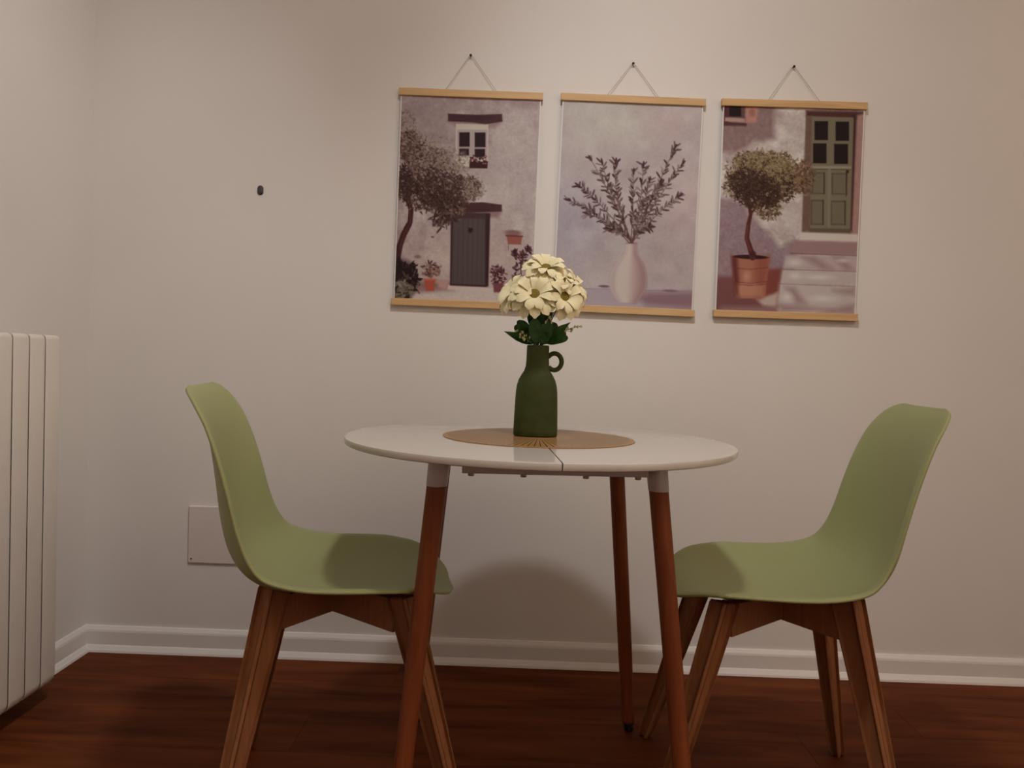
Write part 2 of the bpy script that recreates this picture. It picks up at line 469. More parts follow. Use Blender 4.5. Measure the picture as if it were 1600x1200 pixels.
    # dark bush
    s.blob(85, 985, 70, 105, (40, 27, 26), 1, .5); s.rect(48, 900, 80, 1056, (38, 25, 25), 8)
    s.foliage([(90, 980, 60, 80)], 170, 26, 4, [(30, 22, 20), (56, 44, 40), (44, 32, 30)])
    s.foliage([(100, 1010, 48, 46)], 60, 26, 4.5, [(120, 114, 100), (96, 88, 76), (140, 132, 120)])
    return s

def print_two():
    s = Paint((78, 243), (660, 260), (40, 1085), (172, 156, 156))
    s.blob(300, 330, 380, 200, (184, 170, 164), .8, 1)
    s.blob(520, 330, 150, 120, (182, 156, 156), .6, 1)
    s.blob(560, 650, 220, 260, (178, 154, 154), .7, 1)
    s.blob(100, 760, 260, 260, (160, 149, 156), .8, 1)
    s.blob(480, 930, 200, 110, (172, 152, 152), .5, 1)
    s.mottle((70, 30, 8, 3), (3, 2.5, 1.2, 1.2))
    s.poly([(30, 1018), (640, 1026), (640, 1140), (30, 1140)], (164, 149, 154), 4)
    s.line([(30, 1018), (640, 1026)], 3, (140, 124, 128), .6)
    s.blob(255, 1010, 30, 7, (96, 78, 84), .7); s.blob(530, 1024, 40, 7, (110, 90, 94), .6)
    s.poly([(395, 1052), (440, 1034), (640, 1030), (640, 1100), (430, 1085)], (134, 110, 112), 12, .8)
    prof = [(828, 22, 366), (850, 22, 366), (872, 25, 365), (890, 38, 363), (915, 56, 360), (945, 70, 357), (975, 76, 355), (1005, 76, 354), (1035, 66, 354), (1060, 50, 354), (1077, 34, 354)]
    L = [(c-w, y) for y, w, c in prof]; Rr = [(c+w, y) for y, w, c in prof]
    s.poly(L+Rr[::-1], (186, 166, 162), 1.5)
    for f, a in ((.1, .10), (.25, .14), (.42, .16), (.58, .18), (.74, .22), (.88, .25)):
        s.poly([(c-w+2*w*(.45+.5*f), y) for y, w, c in prof]+Rr[::-1], (140, 112, 112), 6, a)
    s.poly(L+[(c-w*.72, y) for y, w, c in prof][::-1], (160, 142, 144), 6, .5)
    s.rect(344, 826, 389, 833, (140, 116, 114), 2, .8)
    tips = [((195, 480), (290, 640)), ((105, 655), (230, 690)), ((150, 595), (220, 640)), ((300, 495), (285, 620)), ((245, 500), (270, 600)), ((375, 535), (375, 680)), ((415, 505), (410, 680)),
            ((545, 430), (470, 600)), ((575, 500), (500, 600)), ((565, 630), (450, 720)), ((185, 710), (280, 740)), ((440, 760), (400, 760)), ((275, 770), (330, 770)), ((440, 570), (420, 690)), ((490, 580), (430, 680))]
    cols = [(96, 82, 78), (118, 104, 100), (78, 62, 60), (134, 122, 118), (104, 92, 86)]
    for tip, mid in tips:
        base = (368+rng.uniform(-10, 10), 828)
        P = [np.array(base)*(1-t)**2+2*np.array(mid)*t*(1-t)+np.array(tip)*t*t for t in np.linspace(0, 1, 26)]
        s.line(P, (4, 1.6), (104, 84, 78))
        for i in range(5, 26):
            d = P[i]-P[i-1]; a = math.atan2(d[1], d[0])
            for sg in (-1, 1):
                if rng.random() < .72:
                    c = np.array(cols[rng.integers(5)])+rng.normal(0, 5)
                    s.leaf(*P[i], a+sg*rng.uniform(.2, 1.15), rng.uniform(17, 36), rng.uniform(2.6, 4.6), c, .95)
        s.leaf(*P[-2], a, 32, 4.5, (84, 68, 64))
    return s

def print_three():
    s = Paint((100, 265), (687, 278), (65, 1115), (178, 160, 157))
    s.mottle((50, 22, 8, 3), (8, 6, 3, 2))
    s.poly([(60, 250), (320, 250), (312, 330), (318, 400), (230, 412), (200, 440), (150, 462), (60, 450)], (140, 121, 117), 10)
    s.poly([(60, 640), (180, 665), (215, 720), (300, 800), (340, 850), (400, 820), (400, 1000), (60, 1000)], (146, 128, 130), 9)
    s.blob(390, 400, 90, 120, (190, 173, 172), .6, 1); s.blob(370, 740, 80, 80, (192, 175, 172), .7, 1)
    s.blob(250, 440, 70, 40, (188, 170, 166), .7, 1)
    s.mottle((14, 5), (2.5, 2.5))
    # small upper window
    s.poly([(95, 262), (192, 264), (190, 318), (95, 316)], (108, 84, 80), 2)
    s.rect(126, 262, 176, 308, (34, 20, 24)); s.rect(100, 262, 124, 345, (92, 66, 64), 2)
    s.poly([(110, 312), (190, 316), (188, 332), (108, 328)], (168, 142, 134), 2); s.poly([(100, 330), (200, 336), (196, 348), (100, 346)], (92, 68, 64), 3)
    s.poly([(196, 266), (246, 268), (240, 330), (196, 336)], (172, 132, 120), 3); s.blob(222, 292, 18, 22, (140, 104, 96), .6)
    # recessed door
    s.poly([(446, 282), (690, 286), (690, 800), (430, 790)], (132, 112, 102), 3)
    s.poly([(446, 282), (690, 286), (688, 316), (450, 308)], (88, 64, 58), 5)
    s.poly([(446, 300), (476, 304), (466, 780), (430, 785)], (116, 100, 88), 3)
    s.poly([(640, 300), (655, 304), (640, 780), (628, 780)], (72, 52, 48), 4)
    s.poly([(656, 300), (690, 290), (680, 800), (636, 800)], (160, 132, 124), 4)
    s.mottle((9, 4), (1.5, 1.5))
    s.poly([(470, 306), (642, 310), (630, 782), (462, 778)], (124, 119, 101), 2)
    for q in [(481, 325, 536, 403), (568, 327, 623, 406), (475, 417, 530, 499), (562, 419, 619, 501)]: s.rect(*q, (30, 17, 20))
    s.rect(466, 512, 632, 522, (146, 140, 122), 2)
    s.line([(464, 524), (632, 526)], 3, (90, 84, 70))
    for q in [(470, 538, 524, 628), (552, 540, 616, 630), (466, 652, 520, 756), (548, 655, 611, 756)]:
        s.rect(*q, (96, 90, 74), 2); s.rect(q[0]+5, q[1]+5, q[2]-5, q[3]-4, (118, 113, 95), 2)
        s.line([(q[2]-3, q[1]), (q[2]-3, q[3])], 4, (76, 68, 56))
    s.rect(536, 520, 548, 770, (132, 127, 108), 2)
    s.blob(617, 534, 8, 8, (48, 36, 32)); s.line([(616, 540), (612, 640)], 2, (70, 58, 50))
    s.poly([(460, 770), (632, 772), (630, 790), (458, 788)], (104, 98, 82), 2)
    # sill and steps
    s.poly([(430, 788), (662, 794), (660, 828), (420, 824)], (190, 172, 168), 3)
    s.poly([(400, 822), (662, 828), (658, 884), (380, 876)], (152, 128, 126), 4)
    s.line([(382, 876), (660, 884)], 5, (120, 96, 94), .7)
    s.poly([(362, 884), (658, 886), (656, 948), (350, 940)], (172, 153, 152), 4)
    s.poly([(345, 944), (656, 950), (655, 1008), (338, 1002)], (178, 160, 158), 4)
    s.poly([(328, 1004), (655, 1014), (650, 1130), (320, 1120)], (180, 162, 160), 4)
    for q in [[(430, 890), (480, 888), (560, 940), (520, 944)], [(560, 890), (600, 890), (640, 940), (610, 944)], [(360, 1018), (400, 1020), (450, 1086), (410, 1090)], [(560, 1030), (650, 1020), (650, 1050), (590, 1040)], [(330, 1086), (430, 1096), (560, 1112), (340, 1124)], [(600, 1095), (650, 1085), (650, 1130), (500, 1128)]]:
        s.poly(q, (146, 124, 122), 10, .7)
    for q in [(400, 915, 50, 24), (500, 975, 90, 18), (400, 970, 40, 22), (520, 1065, 90, 24), (600, 905, 40, 14), (370, 1060, 34, 30)]: s.blob(*q, (198, 182, 180), .7, .9)
    s.line([(350, 944), (656, 950)], 4, (138, 116, 114), .7); s.line([(338, 1004), (655, 1012)], 4, (140, 118, 116), .5)
    # ground
    s.poly([(50, 978), (140, 975), (345, 940), (330, 1010), (320, 1130), (50, 1130)], (124, 92, 88), 8)
    s.poly([(280, 950), (340, 945), (330, 1040), (270, 1060)], (130, 84, 72), 7)
    s.poly([(240, 1070), (330, 1040), (322, 1110), (270, 1100)], (178, 156, 150), 6); s.poly([(100, 1100), (330, 1100), (320, 1130), (60, 1130)], (140, 116, 114), 8)
    # pot
    s.poly([(133, 892), (296, 890), (278, 1050), (255, 1066), (170, 1066), (150, 1055)], (160, 116, 98), 2)
    s.poly([(240, 890), (296, 890), (278, 1050), (255, 1066), (236, 1066)], (142, 94, 78), 12, .8); s.poly([(133, 892), (160, 892), (170, 1060), (150, 1055)], (104, 66, 58), 6, .9)
    s.blob(200, 975, 24, 40, (188, 150, 132), .7, .9); s.rect(160, 1008, 272, 1060, (180, 140, 120), 8, .6)
    for y in (940, 998, 1008): s.line([(142, y), (215, y+5), (288, y-3)], 3, (112, 74, 62), .7)
    s.blob(215, 893, 84, 11, (62, 36, 32), 1, .25)
    s.line([(224, 896), (212, 850), (200, 815), (206, 760), (216, 715), (206, 655)], (24, 13), (92, 58, 50))
    s.line([(214, 716), (250, 670), (280, 640)], (10, 6), (92, 58, 50)); s.line([(208, 690), (190, 640)], (8, 6), (86, 56, 48))
    s.line([(216, 870), (196, 815), (204, 760)], 5, (132, 92, 76), .6); s.blob(226, 880, 16, 18, (80, 48, 42), .9)
    crown = [(190, 540, 80, 80), (270, 540, 100, 95), (360, 560, 95, 75), (300, 610, 110, 70), (170, 600, 66, 60), (420, 560, 55, 60), (230, 500, 70, 50), (330, 500, 60, 45), (290, 690, 50, 45)]
    for c in crown[:6]: s.blob(*c, (96, 84, 62), .6, .9)
    s.foliage(crown, 2400, 16, 2.1, [(94, 82, 60), (124, 110, 86), (76, 62, 44), (146, 130, 106), (108, 96, 70)])
    s.foliage([(290, 600, 110, 70), (200, 580, 70, 60), (250, 640, 90, 50)], 1300, 15, 2.5, [(70, 56, 42), (86, 74, 54), (56, 42, 34)])
    s.foliage([(250, 500, 120, 50), (370, 530, 90, 50)], 420, 14, 1.9, [(152, 138, 112), (136, 122, 96)])
    s.foliage([(440, 560, 40, 80)], 90, 22, 2.6, [(130, 112, 90), (104, 88, 68)])
    return s

PRINT_LIGHT = np.array(lin((178, 161, 147)))/np.array((.78, .745, .72))   # light falling on the wall there: photo colour / this = paper colour
def poster(label, paint, x, z, tilt, nail_x, nail_z, nlabel):
    root = empty('hanging_poster', (x, -.0105, z), (0, R(tilt), 0))
    tag(root, label, 'poster', 'framed prints above the table')
    WR, HR, LEN = .422, .021, .634
    for zz in (0, -LEN+HR):
        b = bmesh.new(); box(b, (-WR/2, -.0075, zz-HR), (WR/2, .0075, zz), .0016)
        obj('top_rail' if zz == 0 else 'bottom_rail', b, M['pine'], root)
    # paper with the printed picture
    nx, ny = 200, 300
    wp, zt, zb = .411, -.010, -LEN+.010
    xs = np.linspace(-wp/2, wp/2, nx+1); zs = np.linspace(zt, zb, ny+1)
    X, Z = np.meshgrid(xs, zs)
    Y = .0006*np.sin(Z*9)+.0005*np.cos(X*16)
    V = np.stack([X, Y, Z], -1).reshape(-1, 3)
    idx = np.arange((nx+1)*(ny+1)).reshape(ny+1, nx+1)
    F = np.stack([idx[:-1, :-1], idx[1:, :-1], idx[1:, 1:], idx[:-1, 1:]], -1).reshape(-1, 4)
    me = bpy.data.meshes.new('printed_sheet'); me.from_pydata(V.tolist(), [], F.tolist())
    img = np.clip(paint.img, 0, 255)
    # canvas covers the sheet between the rails
    ci = np.clip((zs-(-HR))/(-LEN+2*HR)*paint.H, 0, paint.H-1); cj = (xs/wp+.5)*paint.W
    ii = np.clip(ci.astype(int), 0, paint.H-2); jj = np.clip(cj.astype(int), 0, paint.W-2)
    col = (img[ii][:, jj]+img[ii+1][:, jj]+img[ii][:, jj+1]+img[ii+1][:, jj+1])/4
    c = col/255; c = np.where(c <= .04045, c/12.92, ((c+.055)/1.055)**2.4)
    c = c**1.22*1.43*np.array((1.0, .975, .94))
    c = np.array((.695, .882, .732))*c**np.array((1.066, 1.29, 1.18))
    c = np.clip(c/(PRINT_LIGHT*1.17), 0, .86)
    mg = np.abs(xs) > wp/2-.0035
    c[:, mg] = (.80, .77, .74)
    rgba = np.ones((len(V), 4)); rgba[:, :3] = c.reshape(-1, 3)
    ca = me.color_attributes.new('ink', 'FLOAT_COLOR', 'POINT'); ca.data.foreach_set('color', rgba.ravel())
    me.polygons.foreach_set('use_smooth', [True]*len(me.polygons))
    m = mat('poster_print', (.7, .7, .7), .6, spec=.25)
    at = m.node_tree.nodes.new('ShaderNodeVertexColor'); at.layer_name = 'ink'
    m.node_tree.links.new(at.outputs[0], m.node_tree.nodes['Principled BSDF'].inputs['Base Color'])
    me.materials.append(m)
    o = link('printed_sheet', me, root)
    # cord: two straight runs from the nail to the rail, expressed in the poster's own frame
    a = R(tilt); dx, dz = nail_x-x, nail_z-z
    n = Vector((dx*math.cos(a)-dz*math.sin(a), .004, dx*math.sin(a)+dz*math.cos(a)))
    b = bmesh.new()
    tube(b, [(-.077, 0, -.002), n+Vector((-.0025, 0, .0012)), n+Vector((0, 0, .0028)), n+Vector((.0025, 0, .0012)), (.077, 0, -.002)], .00075, 6)
    obj('hanging_cord', b, M['cord'], root)
    nl = empty('nail', (nail_x, 0, nail_z)); tag(nl, nlabel, 'nail', 'nails holding the posters')
    b = bmesh.new()
    loft(b, [[(.0017*math.cos(t), y, .0017*math.sin(t)) for t in np.linspace(0, 2*math.pi, 10, False)] for y in (.012, -.010)])
    obj('shank', b, M['nail'], nl, True)
    b = bmesh.new()
    loft(b, [[(r*math.cos(t), y, r*math.sin(t)) for t in np.linspace(0, 2*math.pi, 14, False)] for r, y in ((.0034, -.0098), (.0038, -.0108), (.0030, -.0120))])
    obj('nail_head', b, M['nail'], nl, True)
poster('hanging print of an old house front with olive tree and grey door', print_one(), -.1735, 1.6955, .5, -.178, 1.7985, 'dark nail holding the print of the old house front')
poster('hanging print of olive branches in a pale round-bodied vase', print_two(), .300, 1.6925, .8, .297, 1.788, 'dark nail holding the print of branches in a vase')
poster('hanging print of a potted olive tree beside steps and panelled door', print_three(), .768, 1.6925, 0, .764, 1.792, 'dark nail holding the print of the potted olive tree')

# ------------------------------------------------------------------ peg and cover plate on the wall
def peg():
    root = empty('wall_peg', (-.789, 0, 1.390)); tag(root, 'small dark oval peg alone on the bare wall left of the posters', 'peg')
    def ring(s, y, n=24):
        out = []
        for k in range(n):
            a = 2*math.pi*k/n
            out.append((.0088*s*math.cos(a), y, .0052*(1 if math.sin(a) >= 0 else -1)+.0088*s*math.sin(a)))
        return out
    b = bmesh.new(); loft(b, [ring(1, 0), ring(1, -.0022), ring(.93, -.003)])
    obj('back_plate', b, M['peg'], root, True)
    b = bmesh.new(); loft(b, [ring(.8, -.0029), ring(.78, -.005), ring(.62, -.0066), ring(.35, -.0072)])
    obj('peg_knob', b, M['peg'], root, True)
peg()
def cover():
    root = empty('junction_cover', (-.88, 0, .36)); tag(root, 'blank rectangular white cover plate low on wall behind the left chair', 'cover plate')
    b = bmesh.new(); box(b, (-.1005, -.007, -.086), (.1005, 0, .086), .0025); obj('plate', b, M['cover'], root)
    for x in (-.09, .09):
        b = bmesh.new()
        loft(b, [[(x+r*math.cos(t), y, -.073+r*math.sin(t)) for t in np.linspace(0, 2*math.pi, 12, False)] for r, y in ((.0024, -.0065), (.0024, -.0078), (.0014, -.0082))])
        obj('screw', b, M['nail'], root, True)
cover()

# ------------------------------------------------------------------ table
def table():
    root = empty('round_table', (.0426, -.674, 0), (0, 0, R(3.9)))
    tag(root, 'round white table with split top and four reddish wooden legs', 'table')
    prof = [(.392, .7352), (.3965, .7358), (.3992, .7376), (.4, .740), (.4, .7465), (.3993, .7488), (.3975, .7497), (.395, .75)]
    for sgn in (-1, 1):
        b = bmesh.new(); n = 72
        rings = []
        for r, z in prof:
            g = .0011
            a0 = math.asin(g/r)
            rings.append([(sgn*r*math.sin(t), -r*math.cos(t)*1.0, z) for t in np.linspace(a0, math.pi-a0, n)])
        loft(b, rings)
        o = autosmooth(obj('tabletop_half', b, M['white'], root), 35)
        o['label'] = 'left half of the white tabletop' if sgn < 0 else 'right half of the white tabletop'
    # splayed legs
    for sx in (-1, 1):
        for sy in (-1, 1):
            a = Vector((sx*.199, sy*.199, .7352)); f = Vector((sx*.266+.005, sy*.266, .016))
            d = (f-a)
            def at(z): t = (z-a.z)/(f.z-a.z); return a+d*t
            def rings(zr):
                out = []
                for z, r in zr:
                    p = at(z); out.append([(p.x+r*math.cos(t), p.y+r*math.sin(t), z) for t in np.linspace(0, 2*math.pi, 24, False)])
                return out
            b = bmesh.new(); loft(b, rings([(.705, .0180), (.69, .0182), (.45, .0176), (.2, .0170), (.03, .0156), (.024, .0146)]))
            leg = autosmooth(obj('leg', b, M['tablewood'], root), 40)
            b = bmesh.new(); loft(b, rings([(.678, .0188), (.6785, .0192), (.70, .0196), (.728, .0202), (.7348, .0205)]))
            o = autosmooth(obj('leg_sleeve', b, M['edge'], leg), 40); o['label'] = 'white metal sleeve at the top of the leg'
            b = bmesh.new(); loft(b, rings([(.0255, .006), (.014, .006), (.0135, .011), (.004, .012), (.0005, .0105)]))
            o = autosmooth(obj('foot_glide', b, M['black'], leg), 40)
            b = bmesh.new(); loft(b, rings([(.0265, .0152), (.0215, .0155), (.0185, .0135)]))
            autosmooth(obj('foot_ring', b, M['steel'], leg), 40)
    for sy in (-1, 1):
        b = bmesh.new(); box(b, (-.159, sy*.215-.017, .7055), (.178, sy*.215+.017, .7349), .0015)
        obj('slide_rail', b, M['edge'], root)
        for x in (-.142, -.047, .067, .163):
            b = bmesh.new()
            lathe(b, [(.0068, .7052), (.0068, .7035), (.0058, .7033), (.0058, .6995), (.0050, .6988)], 6)
            obj('bolt', b, M['steel'], root, loc=(x, sy*.215, 0))
table()

# ------------------------------------------------------------------ placemat
def placemat():
    root = empty('placemat', (.0405, -.672, .7503)); tag(root, 'round tan placemat with fine dark radial lines lying under the green vase', 'placemat')
    b = bmesh.new()
    lathe(b, [(.2002, 0), (.2002, .0009), (.1992, .0015), (.197, .0016), (.03, .0016), (.004, .0016)], 160)
    autosmooth(obj('mat_disc', b, M['mat'], root), 40)
    # thin glossy dark lines fanning out from the middle
    b = bmesh.new(); n = 96
    for k in range(n):
        a = 2*math.pi*k/n; r0, r1 = (.045 if k % 2 else .070), .190
        c, s_ = math.cos(a), math.sin(a)
        q = [(r0, -.0003), (r0, .0003), (r1, .0010), (r1, -.0010)]
        b.faces.new([b.verts.new((r*c-t*s_, r*s_+t*c, .00175)) for r, t in q])
    o = obj('radial_lines', b, M['matline'], root); o['kind'] = 'stuff'; o['label'] = 'fine dark glossy lines fanning out over the placemat'
placemat()

# ------------------------------------------------------------------ vase
VX, VY, VZ = .0335, -.660, .7530
def vase():
    root = empty('vase', (VX, VY, VZ), (0, 0, R(2))); tag(root, 'matt dark green bottle vase with ring handle standing on the placemat', 'vase')
    def ring(wx, wy, z, p=2.5, n=48, cx=0):
        out = []
        for k in range(n):
            a = 2*math.pi*k/n; c, s_ = math.cos(a), math.sin(a)
            out.append((cx+wx*math.copysign(abs(c)**(2/p), c), wy*math.copysign(abs(s_)**(2/p), s_), z))
        return out
    P = [(.0445, .0300, 0), (.0462, .0312, .002), (.0464, .0314, .01), (.0458, .0314, .04), (.0446, .0312, .075), (.0436, .0308, .094), (.0420, .0300, .106), (.0385, .0280, .118), (.0325, .0250, .129), (.0275, .0228, .137),
         (.0248, .0216, .146), (.0238, .0212, .160), (.0234, .0210, .184), (.0232, .0208, .189), (.0222, .0198, .1905), (.0205, .0182, .1895)]
    b = bmesh.new()
    inner = [(.0198, .0176, .180), (.0205, .0182, .150), (.030, .022, .125), (.038, .026, .10), (.041, .027, .05), (.040, .026, .008)]
    loft(b, [ring(*p) for p in P+inner])
    o = autosmooth(obj('body', b, M['vase'], root), 60)
    b = bmesh.new()
    pts = []
    for k in range(25):
        a = R(150) - R(300)*k/24
        pts.append((.0375+.0155*math.cos(a)*.98-.002, 0, .157+.0175*math.sin(a)))
    pts = [(.0215, 0, .167)]+pts[1:-1]+[(.0235, 0, .146)]
    tube(b, pts, .0050, 12)
    obj('handle', b, M['vase'], root, True)
vase()

# ------------------------------------------------------------------ flowers
def petal_mesh(name, l, wd, cup, tipdrop, m, seed):
    rnd = random.Random(seed)
    nu, nv = 6, 8
    vs = []
    ph = rnd.uniform(0, 6)
    for j in range(nv+1):
        t = j/nv
        wv = wd*(.30+.70*math.sin(min(1, t*1.08)*math.pi*.60)**1.1) if t < .8 else wd*math.sqrt(max(0, 1-((t-.8)/.2)**2*.86))*.965
        for i in range(nu+1):
            u = i/nu*2-1
            x = l*t - .06*l*abs(u)**2*(t > .9) - .02*l*(abs(u) < .2)*(t > .95)
            z = cup*math.sin(t*math.pi*.5)*l - tipdrop*l*t**3 + .10*wd*(u*u) + .05*wd*math.sin(u*5+ph)*t
            vs.append((x, u*wv, z))
    fs = [(j*(nu+1)+i, j*(nu+1)+i+1, (j+1)*(nu+1)+i+1, (j+1)*(nu+1)+i) for j in range(nv) for i in range(nu)]
    me = bpy.data.meshes.new(name); me.from_pydata(vs, [], fs); me.update()
    me.polygons.foreach_set('use_smooth', [True]*len(fs)); me.materials.append(m)
    return me

NECK = Vector((VX, VY, VZ+.186))
def wp(px, py, y):
    """photo measurement kept as metres: x,z on the plane y (worked out by hand beforehand)"""
    return Vector((px, y, py))
def daisy(label, c, nrm, rad, seed, npet=13, inner=9):
    rnd = random.Random(seed)
    root = empty('daisy', c); tag(root, label, 'flower', 'cream daisies in the green vase')
    q = Vector((0, 0, 1)).rotation_difference(Vector(nrm).normalized())
    root.rotation_mode = 'QUATERNION'; root.rotation_quaternion = q
    outs = [petal_mesh('petal', rad*1.0, rad*.225, .26, .34, M['petal'], seed*7+k) for k in range(3)]
    ins = [petal_mesh('petal', rad*.80, rad*.20, .46, .30, M['petal'], seed*7+k+3) for k in range(2)]
    for k in range(npet):
        a = 2*math.pi*k/npet + rnd.uniform(-.10, .10)
        o = link('petal', outs[k % 3], root, (.10*rad*math.cos(a), .10*rad*math.sin(a), -.0012+.0008*(k % 2)), (rnd.uniform(-.2, .2), rnd.uniform(-.12, .22), a))
    for k in range(inner):
        a = 2*math.pi*(k+.4)/inner + rnd.uniform(-.1, .1)
        o = link('petal', ins[k % 2], root, (.09*rad*math.cos(a), .09*rad*math.sin(a), .0018), (rnd.uniform(-.15, .15), rnd.uniform(-.25, .1), a))
    b = bmesh.new(); lathe(b, [(.10*rad, -.003), (.20*rad, .0015), (.245*rad, .0045), (.22*rad, .0075), (.13*rad, .0088), (.03*rad, .0078)], 20)
    obj('flower_center', b, M['disc'], root, True)
    b = bmesh.new(); lathe(b, [(.03*rad, -.010), (.12*rad, -.007), (.16*rad, -.003), (.10*rad, -.0015)], 12)
    obj('sepal_cup', b, M['stem'], root, True)
    # stem in world space, then into the flower's frame
    c = Vector(c); nv = Vector(nrm).normalized()
    rs = random.Random(seed+50)
    n0 = NECK+Vector((rs.uniform(-.009, .009), rs.uniform(-.007, .007), 0))
    base = Vector((VX+(n0.x-VX)*-.9, VY+(n0.y-VY)*-.9, VZ+.03))
    p = [c-nv*.008, c-nv*.024, n0.lerp(c, .35)+Vector((0, 0, .006)), n0, base]
    inv = q.inverted()
    pp = catmull([list(inv @ (v-c)) for v in p], 4)
    b = bmesh.new(); tube(b, [Vector(v) for v in pp], .0013, 6)
    obj('stem', b, M['stem'], root, True)
# (centre x, y, z), facing, radius
daisy('topmost cream daisy, facing up and forward', (.0440, -.672, 1.1020), (.02, -.62, .78), .047, 11)
daisy('large cream daisy facing the room, lowest in the middle', (.0215, -.708, 1.0440), (.0, -.88, .47), .050, 12)
daisy('cream daisy turned to the left at the edge of the bouquet', (-.0160, -.676, 1.0500), (-.62, -.50, .60), .049, 13)
daisy('cream daisy on the right, facing down to the right', (.0810, -.698, 1.0420), (.42, -.84, .34), .046, 14)
daisy('cream daisy high on the right, turned away towards the wall', (.1020, -.655, 1.0680), (.74, -.30, .60), .046, 15)
daisy('cream daisy in the middle showing the outside of its petals', (.0760, -.668, 1.0760), (.30, -.25, .92), .045, 16)

def leaf_mesh(l, wd, bend, m, pointed):
    nu, nv = 4, 12
    vs = []
    for j in range(nv+1):
        t = j/nv
        wv = wd*max(.05, (math.sin(math.pi*t**.8) if pointed else (math.sin(min(1, t/.62)*math.pi/2) if t < .62 else math.sqrt(max(0, 1-((t-.62)/.38)**2.4))))) if 0 < t < 1 else wd*(.05 if pointed or t == 0 else .22)
        for i in range(nu+1):
            u = i/nu*2-1
            vs.append((l*t, u*wv, -bend*l*t*t + .35*wv*abs(u)))
    fs = [(j*(nu+1)+i, j*(nu+1)+i+1, (j+1)*(nu+1)+i+1, (j+1)*(nu+1)+i) for j in range(nv) for i in range(nu)]
    me = bpy.data.meshes.new('leaf'); me.from_pydata(vs, [], fs); me.update()
    me.polygons.foreach_set('use_smooth', [True]*len(fs)); me.materials.append(m)
    return me

def orient(d, up):
    d = Vector(d).normalized(); up = Vector(up)
    y = up.cross(d).normalized(); z = d.cross(y)
    return Matrix((d, y, z)).transposed().to_quaternion()

def foliage():
    root = empty('foliage_bunch', tuple(NECK)); tag(root, 'bunch of dark green leaves just above the mouth of the vase', 'leaves')
    big = leaf_mesh(.060, .0135, .12, M['leaf'], False)
    mid = leaf_mesh(.052, .0125, .2, M['leaf'], False)
    pt = leaf_mesh(.062, .0095, .10, M['leaf2'], True)
    # start offset, direction (dx, dy, dz), mesh, scale
    S = [((-.010, -.012, .010), (-.55, -.35, .75), big, .95), ((-.004, -.016, .004), (-.10, -.50, .85), big, 1.0), ((.008, -.016, .004), (.22, -.55, .80), big, .95),
         ((.010, -.010, .010), (.75, -.40, .42), mid, 1.0), ((-.012, 0, .006), (-.9, -.15, .42), pt, 1.05), ((.014, 0, .010), (.72, -.1, .66), pt, 1.1),
         ((.012, .004, .010), (.85, -.05, .30), mid, 1.0), ((-.012, .006, .012), (-.72, .1, .72), mid, 1.0), ((0, .010, .012), (.1, .25, .95), big, 1.0), ((-.004, -.004, .025), (-.20, -.20, .95), big, 1.0),
         ((.006, -.006, .028), (.18, -.20, .95), big, 1.0), ((.010, .008, .014), (.5, .35, .8), big, .9), ((-.010, .010, .01), (-.45, .45, .75), big, .9), ((-.002, -.012, .022), (.03, -.35, .93), mid, 1.0),
         ((-.008, -.014, .006), (-.45, -.55, .55), mid, .62), ((.004, -.016, .006), (.12, -.7, .6), mid, .6), ((.011, -.012, .006), (.5, -.5, .55), mid, .62),
         ((-.010, -.008, .010), (-.80, -.45, .28), mid, .9), ((.012, -.008, .010), (.66, -.55, .18), mid, .85)]
    for off, d, me, sc in S:
        o = link('leaf', me, root, off); o.rotation_mode = 'QUATERNION'
        o.rotation_quaternion = orient(d, (0, -1, .45)); o.scale = (sc,)*3
    b = bmesh.new()
    for off, d, me, sc in S:
        o_ = Vector(off)
        tube(b, [o_*.5+Vector((0, 0, -.09)), o_*.7, o_+Vector(d).normalized()*.006], .0009, 5)
    obj('stem_cluster', b, M['stem'], root, True)
foliage()

def sprig(label, off, d, n, seed, spread=.012):
    rnd = random.Random(seed)
    root = empty('bud_sprig', tuple(NECK+Vector(off))); tag(root, label, 'sprig', 'sprigs of pale buds')
    D = Vector(d); b = bmesh.new()
    tube(b, [Vector((-off[0], -off[1], -off[2]-.05)), Vector((0, 0, 0)), D*.5+Vector((0, 0, .002)), D], [.0009, .0008, .0007, .0005], 5)
    buds = []
    for k in range(n):
        t = .25+.75*k/(n-1)
        e = D*t+Vector((rnd.uniform(-1, 1), rnd.uniform(-1, 1), rnd.uniform(-.6, 1)))*spread*(1-.5*t)
        tube(b, [D*(t-.12), e], .0004, 4); buds.append(e)
    obj('stem', b, M['stem'], root, True)
    bm_ = bmesh.new(); bmesh.ops.create_icosphere(bm_, subdivisions=1, radius=.0027)
    me = None
    for e in buds:
        if me is None: o = obj('bud', bm_, M['bud'], root, True, loc=e); me = o.data
        else: o = link('bud', me, root, e)
        o.scale = (rnd.uniform(.7, 1.2), rnd.uniform(.7, 1.2), rnd.uniform(.9, 1.6))
sprig('sprig of pale buds reaching out to the right of the leaves', (.012, -.012, .020), (.076, -.010, .028), 12, 1, .009)
sprig('sprig of pale buds at the left, low among the leaves', (-.010, -.014, .010), (-.034, -.026, .018), 16, 2)
sprig('sprig of pale buds upright in front of the right-hand leaves', (.006, -.017, .018), (.016, -.026, .042), 16, 3)

